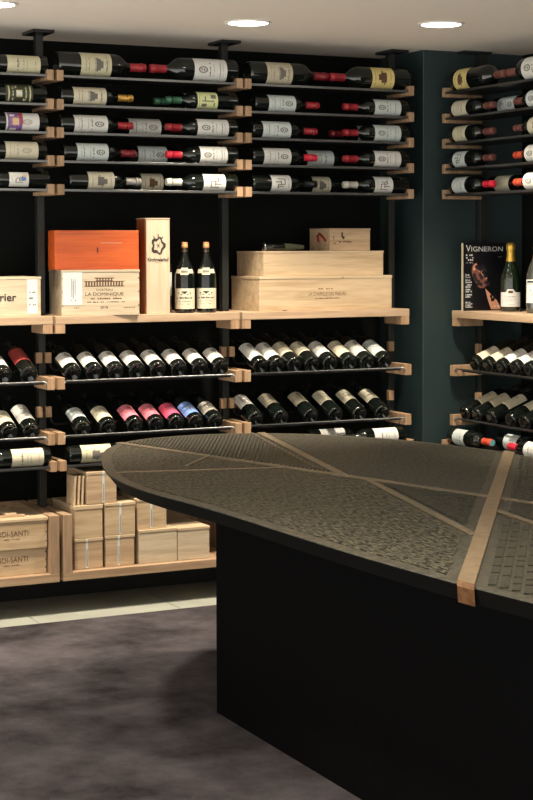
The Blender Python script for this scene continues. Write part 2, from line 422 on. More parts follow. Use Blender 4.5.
def crest(cx, cv, ru, rv):
    q = []
    for k in range(14):
        a = 2*PI*k/14
        q.append((cx+ru*math.cos(a)-.05, cx+ru*math.cos(a)+.05, cv+rv*math.sin(a)-.022, cv+rv*math.sin(a)+.022))
    q += [(cx-ru*.45, cx+ru*.45, cv-rv*.5, cv-rv*.15), (cx-ru*.3, cx-ru*.05, cv, cv+rv*.5), (cx+ru*.05, cx+ru*.4, cv+.01, cv+rv*.6)]
    return q
def ln(u0, u1, v, h=.022, n=9, seed=3): return dashes(u0, u1, v, h, n, seed)
DES = {
    'crest': crest(0, .74, .2, .12)+ln(-.6, .6, .50, .05, 7, 1)+ln(-.45, .45, .40, .02)+ln(-.55, .55, .2, .035, 10, 4)+ln(-.4, .4, .12, .015),
    'crestlow': crest(0, .36, .2, .12)+ln(-.6, .6, .62, .05, 7, 1)+ln(-.45, .45, .74, .02)+ln(-.55, .55, .85, .03, 10, 4),
    'estate': [(-.48, .48, .50, .56), (-.4, .4, .56, .64), (-.25, .25, .64, .72)]+[(-.45+.12*k, -.40+.12*k, .44, .50) for k in range(8)]+ln(-.6, .6, .82, .05, 8, 2)+ln(-.5, .5, .25, .03)+ln(-.5, .5, .15, .02, 8, 6),
    'grapes': [(-.35, .45, .35, .60), (-.15, .30, .60, .72), (-.5, -.38, .4, .46), (.48, .6, .5, .56)]+ln(-.6, .6, .85, .03)+ln(-.5, .5, .15, .03),
    'sketch': [(-.5, -.42, .3, .7), (-.42, .1, .64, .69), (.05, .13, .3, .69), (.13, .5, .3, .36), (-.2, -.1, .2, .5), (.25, .33, .36, .62), (-.3, .2, .45, .5)]+ln(-.5, .5, .85, .03),
    'map': [(-.6, -.3, .55, .8), (.2, .6, .1, .35), (-.1, .0, .2, .8), (.0, .4, .6, .66), (-.55, -.2, .15, .21)]+ln(-.5, .5, .9, .03),
    'plain': ln(-.6, .6, .66, .06, 8, 2)+ln(-.5, .5, .5, .025)+ln(-.5, .5, .4, .025, 9, 8)+ln(-.4, .4, .15, .02),
    'ornate': [(-.8, .8, .08, .13), (-.8, .8, .86, .91), (-.3, .3, .4, .62), (-.75, -.5, .3, .36), (.5, .75, .6, .66)]+ln(-.7, .7, .24, .05, 9, 4)+ln(-.7, .7, .72, .05, 9, 5),
    'vine': [(-.25, .25, .80, .86), (-.12, .12, .74, .80), (-.62, -.45, .76, .80), (.45, .62, .76, .80), (-.55, -.48, .70, .74), (.48, .55, .70, .74), (-.35, -.2, .68, .72), (.2, .35, .68, .72)]+ln(-.75, .75, .50, .09, 10, 2)+ln(-.6, .6, .36, .03)+ln(-.5, .5, .22, .03, 9, 7),
    'none': [],
}
_labm = {}
def label_parts(r, z0, z1, half, lm, des, pm):
    k = (r, round(z0, 3), round(z1, 3), half, lm, des, pm)
    if k not in _labm:
        a = MB().patch(r+.0005, -half, half, z0, z1, 20).mesh('label', lm, 60); p = None
        if DES[des]:
            mb = MB()
            for u0, u1, v0, v1 in DES[des]:
                mb.patch(r+.0010, u0*half*.85, u1*half*.85, z0+(z1-z0)*v0, z0+(z1-z0)*v1, max(1, int(abs(u1-u0)*8)))
            p = mb.mesh('label_print', pm, 60)
        _labm[k] = (a, p)
    return _labm[k]

def orient(pos, zdir, ydir):
    z = Vector(zdir).normalized(); y = Vector(ydir).normalized(); x = y.cross(z).normalized(); y = z.cross(x)
    return Matrix(((x.x, y.x, z.x, pos[0]), (x.y, y.y, z.y, pos[1]), (x.z, y.z, z.z, pos[2]), (0, 0, 0, 1)))

def bottle(mat, label, group, shape='bordeaux', glass='glass', lm='lab_white', lz=(.055, .19), des='crest', pm='print', cap='redcap', half=R_(78), extra=None, name='wine_bottle'):
    S = SHAPES[shape]
    t = thing(name, label, 'bottle', mat=mat, group=group)
    link('body', body_mesh(shape, glass), t)
    if lm:
        a, p = label_parts(S['r'], lz[0], lz[1], half, lm, des, pm)
        l = link('label', a, t)
        if p: link('label_print', p, l)
        for ka, (rects, m) in enumerate(extra or []):
            mb = MB()
            for u0, u1, v0, v1 in rects:
                mb.patch(S['r']+.0012+.0003*ka, u0*half, u1*half, lz[0]+(lz[1]-lz[0])*v0, lz[0]+(lz[1]-lz[0])*v1, 6)
            mb.obj('label_art', m, l, 60)
    if cap: link('capsule', cap_mesh(shape, cap), t)
    return t

YA, YB = 6.437, 6.522                                  # front and rear bottle axes on the upper shelves
def lying(x, row, d, roll=0, rear=False, shape='bordeaux', z=None):
    """base at x on the back wall, neck to the right (d=1) or left (d=-1)"""
    r = SHAPES[shape]['r']; zz = (ROWZ[row] if z is None else z)+r+.0005
    y = (YB if rear else YA)+(r-.0375)
    return orient((x, y, zz), (d, 0, 0), (0, math.cos(roll), -math.sin(roll)))
def lying_side(yb, row, d, roll=0, rear=False, shape='bordeaux', z=None):
    """base at yb on the side wall, neck towards the room (d=-1) or the back wall (d=1)"""
    r = SHAPES[shape]['r']; zz = (ROWZ[row] if z is None else z)+r+.0005
    x = (XF+.132 if rear else XF+.047)+(r-.0375)
    return orient((x, yb, zz), (0, d, 0), (math.cos(roll), 0, -math.sin(roll)))

# each entry: base, direction, look for the label, options
def g(bay): return 'bottles lying in the %s' % BN[bay]
def put(bay, row, x, d, look, where, rear=False, **kw):
    txt = '%s, %s, %s, %s' % (look, where, ORD[row], BN[bay])
    f = lying_side if bay == 'side' else lying
    return bottle(f(x, row, d, rear=rear, shape=kw.get('shape', 'bordeaux')), txt, g(bay), **kw)

# left bay: one bottle per row shows, base to the right
put('left', 0, 2.168, -1, 'bottle with plain yellowish label', 'right end', lm='lab_cream', lz=(.033, .169), des='plain', cap='redcap')
put('left', 1, 2.163, -1, 'dark bottle with ornate dark label', 'right end', lm='lab_dark', lz=(.06, .172), des='ornate', pm='lab_cream', cap='goldcap', extra=[([(-.12, .12, .42, .6)], 'lab_white')])
put('left', 2, 2.166, -1, 'bottle with purple and white picture label', 'right end', lm='lab_white', lz=(.038, .174), des='crestlow', pm='lab_grey',
    extra=[([(-.85, .85, .52, .95)], 'purple'), ([(-.25, .3, .62, .82)], 'peach'), ([(.3, .8, .52, .62), (-.2, .85, .50, .56)], 'redp'), ([(-.7, -.5, .7, .9), (.4, .6, .75, .9)], 'lab_white')], cap='redcap')
put('left', 3, 2.161, -1, 'bottle with large pale ivory label', 'right end', lm='lab_ivory', lz=(.038, .172), des='crestlow', pm='lab_grey', cap='redcap')
put('left', 4, 2.172, -1, 'big bottle with small picture label', 'right end', lm='lab_white', lz=(.09, .170), des='sketch', cap='blackcap', half=R_(48), extra=[([(-.1, .3, .15, .4)], 'bluep'), ([(.3, .6, .1, .3)], 'peach')])
# middle bay
put('middle', 0, 2.214, 1, 'magnum with yellowish estate label', 'left end', shape='magnum', lm='lab_cream', lz=(.092, .222), des='estate', cap='redcap')
put('middle', 0, 3.006, -1, 'magnum with pale crest label', 'right end', shape='magnum', lm='lab_white', lz=(.056, .204), des='crest', cap='redcap')
put('middle', 1, 2.221, 1, 'bottle with gold capsule, estate label', 'left end', lm='lab_ivory', lz=(.052, .192), des='estate', cap='goldcap')
put('middle', 1, 3.003, -1, 'bottle with green capsule, yellow-green label', 'right end', lm='lab_green', lz=(.096, .188), des='map', cap='greencap')
put('middle', 1, 2.985, -1, 'bottle with green capsule, hidden behind another', 'rear right', rear=True, lm='lab_green', lz=(.096, .188), des='map', cap='greencap')
put('middle', 2, 2.220, 1, 'bottle with red capsule, white crest label', 'left end', lz=(.056, .198), cap='redcap')
put('middle', 2, 2.492, 1, 'bottle behind, broad white label', 'rear middle', rear=True, lz=(.053, .194), cap='redcap')
put('middle', 2, 3.003, -1, 'bottle with red capsule, white crest label', 'right end', lz=(.046, .188), cap='redcap')
put('middle', 3, 2.232, 1, 'bottle with dark red capsule, bluish white label', 'left end', lm='lab_cool', lz=(.055, .188), cap='darkredcap')
put('middle', 3, 2.530, 1, 'bottle behind, bluish white label', 'rear middle', rear=True, lm='lab_cool', lz=(.054, .184), cap='redcap')
put('middle', 3, 3.003, -1, 'bottle with bright red capsule, white label', 'right end', lz=(.052, .176), cap='brightred')
put('middle', 4, 2.255, 1, 'bottle with grey capsule, cream grape label', 'left end', lm='lab_ivory', lz=(.078, .190), des='grapes', cap='greycap')
put('middle', 4, 2.545, 1, 'bottle behind, cream label with dark motif', 'rear middle', rear=True, lm='lab_ivory', lz=(.052, .150), des='grapes', pm='printb', cap='greycap')
put('middle', 4, 3.002, -1, 'bottle with whitish capsule, white sketch label', 'right end', lz=(.060, .161), des='sketch', cap='whitecap')
# right bay
put('right', 0, 3.063, 1, 'magnum with greyish estate label', 'left end', shape='magnum', lm='lab_tan', lz=(.075, .195), des='estate', cap='darkredcap')
put('right', 0, 3.846, -1, 'magnum with yellow picture label', 'right end', shape='magnum', lm='lab_yellow', lz=(.087, .198), des='grapes', pm='printb', cap='redcap')
for row, lz, rz, cl, cr, m in ((1, (.062, .190), (.046, .178), 'redcap', 'redcap', 'lab_cool'), (2, (.045, .178), (.046, .178), 'redcap', 'redcap', 'lab_cool'), (3, (.050, .178), (.046, .178), 'brightred', 'redcap', 'lab_white')):
    cn = {'redcap': 'red', 'brightred': 'bright red'}
    put('right', row, 3.072 if row > 1 else 3.083, 1, 'bottle with %s capsule, pale crest label' % cn[cl], 'left end', lm=m, lz=lz, cap=cl)
    put('right', row, 3.839, -1, 'bottle with %s capsule, pale crest label' % cn[cr], 'right end', lm=m, lz=rz, cap=cr)
put('right', 2, 3.816, -1, 'bottle with dark red capsule, mostly hidden', 'rear right', rear=True, cap='darkredcap')
put('right', 3, 3.320, 1, 'bottle behind, pale label partly covered', 'rear middle', rear=True, lm='lab_cool', lz=(.054, .183), des='plain', cap='redcap')
put('right', 4, 3.072, 1, 'bottle with black capsule, narrow white label', 'left end', lz=(.085, .178), des='sketch', cap='blackcap')
put('right', 4, 3.345, 1, 'bottle behind, narrow cream label', 'rear middle', rear=True, lm='lab_ivory', lz=(.054, .143), des='grapes', cap='blackcap')
put('right', 4, 3.838, -1, 'bottle with cream capsule, narrow label', 'right end', lm='lab_white', lz=(.086, .177), des='sketch', cap='whitecap')
# side wall rack: the far bottle has its neck towards the room, the near one its neck towards the pillar
put('side', 0, 6.418-.03, -1, 'magnum with yellow picture label', 'far end', shape='magnum', lm='lab_yellow', lz=(.045, .15), des='grapes', pm='printb', cap='browncap')
put('side', 0, 5.595, 1, 'magnum with big white crest label', 'near end', shape='magnum', lm='lab_white', lz=(.06, .225), des='crest', cap='browncap')
put('side', 1, 6.386, -1, 'bottle with brown capsule, ivory label', 'far end', lm='lab_ivory', lz=(.03, .145), des='plain', cap='browncap')
put('side', 1, 6.18, -1, 'bottle behind, white crest label', 'rear middle', rear=True, lm='lab_cool', lz=(.056, .185), cap='browncap')
put('side', 1, 5.595, 1, 'bottle with russet capsule, white crest label', 'near end', lm='lab_cool', lz=(.05, .19), cap='browncap')
put('side', 2, 6.39, -1, 'bottle with brown capsule, cream label', 'far end', lm='lab_cream', lz=(.043, .143), des='plain', cap='browncap')
put('side', 2, 5.595, 1, 'bottle with reddish capsule, pale label', 'near end', lm='lab_ivory', lz=(.05, .18), des='plain', cap='browncap')
put('side', 3, 6.39, -1, 'bottle with brown capsule, white sketch label', 'far end', lm='lab_cool', lz=(.042, .14), des='sketch', cap='browncap')
put('side', 3, 5.595, 1, 'bottle with orange-red capsule, white label', 'near end', lm='lab_white', lz=(.05, .20), des='crest', cap='orcap')
put('side', 4, 6.39, -1, 'bottle with bright red capsule, white label', 'far end', lm='lab_cool', lz=(.038, .14), des='plain', cap='brightred')
put('side', 4, 6.205, -1, 'bottle behind, ivory label, partly covered', 'rear middle', rear=True, lm='lab_ivory', lz=(.056, .17), des='none', cap='blackcap')
put('side', 4, 5.595, 1, 'bottle with orange capsule, white label', 'near end', lm='lab_white', lz=(.05, .21), des='crest', cap='orcap')

# lowest lying row
LZ = .598
bottle(lying(2.168, 0, -1, z=LZ), 'bottle with broad beige label on the lowest shelf, left bay', 'bottles on the lowest shelves', lm='lab_ivory', lz=(.033, .165), des='plain', cap='redcap')
bottle(lying(2.245, 0, 1, z=LZ), 'bottle with yellowish picture label on the lowest shelf, above crates, middle bay', 'bottles on the lowest shelves', lm='lab_cream', lz=(.05, .18), des='grapes', cap='blackcap')
bottle(lying(3.825, 0, -1, z=LZ), 'bottle with white label on the lowest shelf, right bay, just above table', 'bottles on the lowest shelves', lm='lab_white', lz=(.045, .165), des='plain', cap='blackcap')
bottle(lying(3.38, 0, 1, z=LZ, rear=True), 'bottle whose white label just shows above table, lowest shelf, right bay', 'bottles on the lowest shelves', lm='lab_white', lz=(.06, .18), des='plain', cap='blackcap')
b = bottle(lying_side(6.395, 0, -1, z=LZ-.012), 'bottle with red capsule and teal tip, lowest shelf of side wall rack', 'bottles on the lowest shelves', lm='lab_cool', lz=(.05, .14), des='plain', cap='orcap')
MB().lathe([(0, .3182), (.0135, .3182), (.0135, .3176)], 20).obj('capsule_tip', 'tealcap', b)
bottle(lying_side(6.13, 0, -1, rear=True, z=LZ-.012), 'bottle behind with silvery white label, lowest shelf of side wall rack', 'bottles on the lowest shelves', lm='lab_cool', lz=(.06, .16), des='none', cap='blackcap')
bottle(lying_side(5.63, 0, 1, z=LZ-.012), 'bottle with white label and red capsule towards pillar, lowest side shelf', 'bottles on the lowest shelves', lm='lab_white', lz=(.05, .165), des='plain', cap='brightred')

# tilted bottles
NTH = ['first', 'second', 'third', 'fourth', 'fifth', 'sixth', 'seventh', 'eighth']
AL = R_(21); ca, sa = math.cos(AL), math.sin(AL)
def tilted(bay, x, z):
    if bay == 'side': return orient((4.080, x, z), (ca, 0, sa), (sa, 0, -ca))
    return orient((x, 6.428, z), (0, ca, sa), (0, sa, -ca))
def tilt_row(bay, which, z, items, start=1):
    for i, (x, lm, look, des, lz) in enumerate(items):
        end = ' from far end' if bay == 'side' else ''
        tx = 'tilted bottle with %s label, %s%s, %s tilted rack, %s' % (look, NTH[i+start-1], end or ' from left', which, BN[bay])
        bottle(tilted(bay, x, z), tx, 'tilted bottles in the %s' % BN[bay], lm=lm, lz=lz, des=des, cap='blackcap', half=R_(72))
Z1, Z2 = .966, .739
a1 = (.030, .128); a2 = (.045, .125)
tilt_row('middle', 'upper', Z1, [(x, 'lab_white', 'white', 'crest', a1) for x in (2.270, 2.362, 2.456, 2.549, 2.643, 2.738, 2.834, 2.929)])
tilt_row('middle', 'lower', Z2, [(2.311, 'lab_cool', 'white', 'plain', a2), (2.420, 'lab_ivory', 'ivory', 'plain', a1), (2.538, 'lab_pink', 'faded pink', 'plain', a1), (2.633, 'lab_pink', 'pink', 'plain', a1),
         (2.724, 'lab_hot', 'hot pink', 'sketch', a1), (2.812, 'lab_blue', 'blue', 'sketch', a1), (2.902, 'lab_grey', 'dark grey', 'sketch', a2)])
tilt_row('right', 'upper', Z1, [(3.115, 'lab_white', 'grey and white', 'crest', (.035, .165)), (3.195, 'lab_white', 'grey and white', 'crest', (.035, .165)), (3.277, 'lab_ivory', 'tan', 'crest', (.065, .165)), (3.363, 'lab_ivory', 'tan', 'crest', (.07, .165)),
         (3.452, 'lab_white', 'white', 'plain', (.05, .16)), (3.549, 'lab_ivory', 'ivory', 'plain', (.04, .16)), (3.636, 'lab_white', 'white', 'crest', (.045, .16)), (3.728, 'lab_cool', 'bluish white', 'plain', (.04, .16))])
tilt_row('right', 'lower', Z2, [(3.091, 'lab_white', 'white and grey', 'sketch', (.082, .175)), (3.212, 'lab_tan', 'tan', 'plain', (.082, .175)), (3.358, 'lab_tan', 'tan', 'crest', (.082, .175)), (3.479, 'lab_ivory', 'ivory', 'plain', (.082, .175)),
         (3.599, 'lab_ivory', 'ivory', 'sketch', (.082, .175)), (3.715, 'lab_ivory', 'ivory', 'plain', (.082, .175))])
tilt_row('left', 'upper', Z1, [(1.978, 'lab_white', 'white', 'plain', a1), (2.085, 'lab_red', 'dark red', 'plain', (.075, .185))])
tilt_row('left', 'lower', Z2, [(2.000, 'lab_ivory', 'ivory', 'plain', a1), (2.092, 'lab_white', 'striped white', 'plain', (.05, .175))])
tilt_row('side', 'upper', Z1-.014, [(6.253, 'lab_ivory', 'ivory', 'plain', a1), (6.149, 'lab_ivory', 'ivory', 'plain', a1), (6.041, 'lab_white', 'white', 'plain', a1), (5.935, 'lab_white', 'white', 'plain', a1), (5.833, 'lab_white', 'white', 'plain', a1), (5.735, 'lab_white', 'white', 'plain', a1)])
tilt_row('side', 'lower', Z2-.014, [(6.330, 'lab_tan', 'tan', 'plain', (.082, .175)), (6.235, 'lab_tan', 'tan', 'plain', (.082, .175)), (6.120, 'lab_ivory', 'ivory', 'plain', (.082, .185)), (5.971, 'lab_ivory', 'ivory', 'plain', (.09, .17)), (5.867, 'lab_ivory', 'ivory', 'plain', (.08, .17)), (5.76, 'lab_ivory', 'ivory', 'plain', (.08, .17))])

# ------------------------------------------------------------------ boxes on the display shelves
def crate(label, x0, x1, y0, depth, z0, h, mat='pine', lid='pinel', rz=0, lidh=.010, over=.002, name='wine_crate', group=None, joints=False):
    """box whose front left bottom corner stands at (x0, y0, z0)"""
    w = x1-x0
    t = thing(name, label, 'box', (x0, y0, z0), rz, group)
    MB().box(0, w, 0, depth, 0, h-lidh, .0015).obj('body', mat, t)
    MB().box(-over, w+over, -over, depth, h-lidh, h, .0015).obj('lid', lid, t)
    if joints:
        marks([(w-.006, w-.001, h*k, h*k+.005) for k in (.2, .5, .8)]+[(.001, .006, h*k, h*k+.005) for k in (.2, .5, .8)], 'printd', t, -.0006, 'nail_heads')
    return t
ZS = 1.2
# left bay
t = crate('pale pine box lettered rier with a paper sticker, left edge of picture', 1.80, 2.147, 6.46, .24, ZS, .160, 'pinew', 'pinew', joints=False)
text('rier', .068, .030, 'printd', t, (.211, -.0012, .078), bold=.02)
s = MB().box(.290, .333, -.0012, 0, .012, .152).obj('paper_sticker', 'paper', t)
marks(dashes(.298, .325, .095, .006, 4, 2)+dashes(.298, .322, .07, .008, 3, 5)+dashes(.298, .328, .045, .008, 4, 7), 'print', s, -.0018)
# middle bay: estate crate, orange box, upright box
t = crate('pale pine crate printed with a chateau facade, under the orange box', 2.234, 2.558, 6.455, .25, ZS, .186, 'pinew', 'pinew', rz=R_(-7), joints=True)
s = MB().box(.004, .084, -.0014, 0, .043, .176).obj('paper_sticker', 'paper', t)
marks(dashes(.035, .060, .06, .004, 3, 2)+[(.040, .0425, .075, .15), (.047, .049, .07, .14), (.054, .056, .085, .15)], 'print', s, -.002)
fac = [(.095, .259, .118, .121), (.092, .262, .137, .140), (.137, .217, .150, .154), (.142, .212, .140, .143)]
fac += [(.098+.0115*k, .104+.0115*k, .121, .137) for k in range(14)] + [(.144+.012*k, .149+.012*k, .143, .150) for k in range(6)]
marks(fac, 'printb', t, -.0008, 'facade_print')
text('CHATEAU', .070, .009, 'printb', t, (.177, -.0008, .104))
text('LA DOMINIQUE', .160, .016, 'printb', t, (.177, -.0008, .086))
marks(dashes(.120, .250, .066, .006, 14, 3)+dashes(.105, .265, .053, .004, 20, 5)+dashes(.05, .075, .030, .004, 3, 9)+dashes(.258, .308, .030, .004, 5, 9), 'printb', t, -.0008)
text('2018', .033, .011, 'printb', t, (.175, -.0008, .033))
t = thing('wooden_box', 'bright orange stained wooden box lying on the chateau crate', 'box', (2.206, 6.457, ZS+.1865), R_(-6))
MB().box(0, .352, 0, .12, 0, .160, .002).obj('body', 'orange', t)
MB().box(.001, .351, -.0006, .118, .144, .146).obj('lid_seam', 'mahog', t)
kb = MB().lathe([(.0, -.004), (.006, -.004), (.006, 0)], 16, Matrix.Translation((.178, 0, .092)) @ Matrix.Rotation(-PI/2, 4, 'X').inverted())
kb.box(.1765, .1795, -.003, 0, .068, .09); kb.obj('clasp', 'black', t)
marks([(.19, .28, .108, .1095)], 'lab_tan', t, -.0006, 'scratch')
t = thing('wooden_box', 'tall upright pale box with a round crest, beside the orange box', 'box', (2.597, 6.45, ZS), R_(-3))
MB().box(.004, .107, 0, .006, 0, .392, .001).obj('sliding_lid', 'pinez', t)
MB().box(0, .107, .006, .115, 0, .394, .0015).obj('body', 'mahog', t)
MB().box(-.001, .108, -.002, .115, .394, .398).obj('top_board', 'pinez', t)
cr = MB(); rnd = random.Random(4)
for k in range(26):
    a = 2*PI*k/26; r0 = .024+.004*math.sin(5*a); x = .056+r0*math.sin(a); z = .283+.030*math.cos(a)*(r0/.024); s_ = rnd.uniform(.0045, .0080)
    cr.poly([(x-s_, -.0008, z-s_*.6), (x+s_*.4, -.0008, z-s_), (x+s_, -.0008, z+s_*.6), (x-s_*.4, -.0008, z+s_)])
for (x0, z0, x1, z1, w) in ((.05, .27, .062, .295, .0012), (.062, .275, .05, .292, .0012), (.046, .283, .066, .283, .001), (.056, .315, .056, .332, .0022), (.040, .312, .036, .324, .002), (.072, .312, .078, .322, .002)):
    dx, dz = z1-z0, -(x1-x0); l = math.hypot(dx, dz); dx *= w/l; dz *= w/l
    cr.poly([(x0-dx, -.0008, z0-dz), (x1-dx, -.0008, z1-dz), (x1+dx, -.0008, z1+dz), (x0+dx, -.0008, z0+dz)])
cr.obj('crest_print', 'printd', t)
text('Kirchmeierhof', .092, .017, 'printd', t, (.056, -.0008, .226), bold=.03)
marks(dashes(.045, .067, .211, .004, 4, 3), 'print', t, -.0008)
# two standing white burgundies and one behind
def standing(x, y, z, rz): return Matrix.Translation((x, y, z)) @ Matrix.Rotation(rz, 4, 'Z')
def neck_label(b, r, z, mat='lab_tan'):
    rr = lambda q: r-(q-z)*.27
    def cone(mb, a, z0, z1, off):
        b2 = bmesh.new(); lo = []; hi = []
        for i in range(13):
            t_ = -a+2*a*i/12
            lo.append(b2.verts.new(((rr(z0)+off)*math.sin(t_), -(rr(z0)+off)*math.cos(t_), z0))); hi.append(b2.verts.new(((rr(z1)+off)*math.sin(t_), -(rr(z1)+off)*math.cos(t_), z1)))
        for i in range(12): b2.faces.new((lo[i], lo[i+1], hi[i+1], hi[i]))
        mb.join(b2); return mb
    mb = MB(); cone(mb, R_(62), z-.009, z+.009, .0008); cone(mb, R_(24), z-.015, z+.015, .001)
    o = mb.obj('neck_label', mat, b, 60)
    cone(MB(), R_(20), z-.006, z+.004, .0016).obj('label_print', 'print', o, 60)
for x, l in ((2.795, 'left of two upright burgundy bottles with tan capsules on the oak shelf'), (2.894, 'right of two upright burgundy bottles with tan capsules, beside the post')):
    b = bottle(standing(x, 6.50, ZS, R_(-25)), l, 'upright burgundy bottles', 'burgundy', lm='lab_ivory', lz=(.018, .104), des='vine', pm='printd', cap='tancap', half=R_(75))
    neck_label(b, .0384, .176, 'lab_tan')
bottle(standing(2.738, 6.60, ZS, R_(-25)), 'upright bottle almost hidden behind the tall crest box, white label edge showing', None, 'bordeaux', lm='lab_white', lz=(.07, .17), des='none', cap='blackcap')
# right bay: two long cases and a small one
t = crate('long wide pine case on the oak shelf, lowest of the stack', 3.121, 3.775, 6.452, .285, ZS, .150, 'pine', 'pinel', lidh=.012)
text('LA CHAPELLE DES PRIEURS', .185, .015, 'printb', t, (.330, -.0008, .072))
marks(dashes(.27, .39, .05, .006, 12, 4)+dashes(.285, .36, .092, .004, 6, 5), 'printb', t, -.0008)
marks([(.11, .13, .001, .004), (.4, .41, .140, .143)], 'printd', t, -.0026)
t = crate('long plain pine case stacked on the lowest case, under the small box', 3.150, 3.742, 6.470, .27, ZS+.1505, .108, 'pine', 'pinel', lidh=.008)
t = crate('small pine box with red ribbon on its side, topmost of the stack', 3.488, 3.692, 6.500, .19, ZS+.259, .099, 'pined', 'pined', lidh=.006)
marks([(.058, .066, .058, .082), (.064, .074, .052, .064), (.066, .069, .05, .058)], 'printd', t, -.0008, 'figure_print')
marks(dashes(.045, .11, .036, .010, 9, 3)+[(.018, .022, .05, .065), (.020, .030, .03, .034)], 'printb', t, -.0008)
rb = MB().tube([(-.004, .10, .040), (-.006, .105, .066), (-.006, .085, .076), (-.006, .065, .066), (-.004, .03, .044)], .005, 8); rb.obj('ribbon', 'ribbon', t, 60)
t = thing('wrapped_bundle', 'slim dark glossy bundle lying on the long case, left of the small box', 'bundle', (3.170, 6.52, ZS+.2595))
MB().lathe([(0, 0), (.010, .001), (.015, .006), (.016, .06), (.0155, .11), (.013, .15), (.008, .20), (0, .205)], 20, Matrix.Translation((.0, 0, .0163)) @ Matrix.Rotation(PI/2, 4, 'Y')).obj('sleeve', 'glass', t, 50)
MB().lathe([(.0165, .004), (.0178, .006), (.0178, .010), (.0165, .012)], 20, Matrix.Translation((0, 0, .0163)) @ Matrix.Rotation(PI/2, 4, 'Y')).obj('end_ring', 'rail', t, 50)
MB().lathe([(.0158, .102), (.0150, .135), (.0120, .165), (.0088, .198)], 20, Matrix.Translation((0, 0, .0166)) @ Matrix.Rotation(PI/2, 4, 'Y')).obj('tail', 'lab_dark', t, 50)

# side shelf: magazine, sparkling wine, pale bottle
ZR = 1.188
t = thing('magazine', 'black magazine standing upright with white title VIGNERON, beside the pillar', 'magazine', (4.080, 6.345, ZR))
MB().box(.0012, .226, 0, .0120, 0, .304, .0008).obj('cover', 'cover', t)
MB().box(0, .0022, -.0003, .0125, 0, .304).obj('gold_spine', 'lab_tan', t)
text('V', .026, .028, 'paper', t, (.028, -.0008, .280), 'cover_title')
text('IGNERON', .168, .022, 'paper', t, (.128, -.0008, .277), 'cover_title')
hd = []
for z, n, h, w in ((.246, 4, .008, .036), (.235, 4, .008, .044), (.224, 4, .009, .042), (.214, 6, .003, .038)): hd += dashes(.016, .016+w, z, h, n, int(z*1000))
for z in (.158, .148, .134, .125, .113, .104, .092, .083, .069, .060): hd += dashes(.014, .014+.026+.008*((int(z*1000)) % 2), z, .007, 5, int(z*1000))
for z in (.036, .029, .022, .015): hd += dashes(.014, .040+.012*((int(z*1000)) % 2), z, .005, 5, int(z*1000))
marks(hd, 'paper', t, -.0007, 'cover_lines')
marks(dashes(.165, .195, .014, .012, 3, 2)+dashes(.19, .21, .24, .003, 4, 3), 'paper', t, -.0011, 'cover_lines')
# photograph of a hand and grapes on the cover
def blob(mb, cx, cz, rx, rz_, y, n=14, tilt=0):
    c_, s_ = math.cos(tilt), math.sin(tilt)
    mb.poly([(cx+rx*math.cos(2*PI*k/n)*c_-rz_*math.sin(2*PI*k/n)*s_, y, cz+rx*math.cos(2*PI*k/n)*s_+rz_*math.sin(2*PI*k/n)*c_) for k in range(n)])
mb = MB(); blob(mb, .075, .165, .026, .05, -.0004, tilt=.3); blob(mb, .10, .13, .03, .03, -.00045); mb.obj('cover_picture', 'skind', t)
mb = MB()
for cx, cz, rx, rz_, ti in ((.064, .196, .009, .018, -.5), (.086, .186, .0065, .013, .2), (.103, .170, .0065, .012, .3), (.122, .150, .006, .010, .3)): blob(mb, cx, cz, rx, rz_, -.0006, tilt=ti)
mb.poly([(.118, -.0006, .100), (.135, -.0006, .085), (.182, -.0006, .045), (.205, -.0006, .005), (.150, -.0006, .005), (.132, -.0006, .050)])
mb.obj('cover_picture', 'skin', t)
mb = MB(); rnd = random.Random(9)
for k in range(22): blob(mb, .095+rnd.uniform(-.035, .05), .16+rnd.uniform(-.05, .05), .009, .009, -.0007-.00002*k, 10)
for cx, cz in ((.150, .063), (.162, .050), (.172, .066), (.168, .058), (.155, .048)): blob(mb, cx, cz, .007, .008, -.0009, 10)
mb.obj('cover_picture', 'grape', t)
def sparkling(x, y, l):
    b = bottle(standing(x, y, ZR, R_(-34)), l, 'sparkling wine bottles', 'champagne', 'greenglass', lm='lab_white', lz=(.022, .086), des='plain', cap='gold', half=R_(70), name='sparkling_wine_bottle')
    mb = MB(); mb.patch(.0451, -R_(26), R_(26), .086, .093, 8); mb.patch(.0451, -R_(18), R_(18), .093, .099, 8); mb.obj('label_crest', 'lab_white', b, 60)
    MB().patch(.0456, -R_(13), R_(13), .082, .093, 8).obj('label_seal', 'printb', b, 60)
sparkling(4.237, 6.20, 'sparkling wine bottle with gold foil and white label, beside the magazine')
sparkling(4.315, 6.10, 'gold foiled sparkling wine bottle half hidden behind pale bottle at right edge')
b = bottle(standing(4.222, 5.985, ZR, R_(-34)), 'pale glass bottle with white label, standing at right edge of picture', None, 'burgundy', 'clear', lm='lab_white', lz=(.045, .125), des='plain', pm='printd', cap='tancap', half=R_(75))
MB().patch(.0429, -R_(75), R_(75), .127, .146, 16).obj('upper_label', 'lab_cool', b, 60)
MB().patch(.0433, -R_(62), R_(20), .132, .140, 16).obj('label_print', 'printd', b, 60)

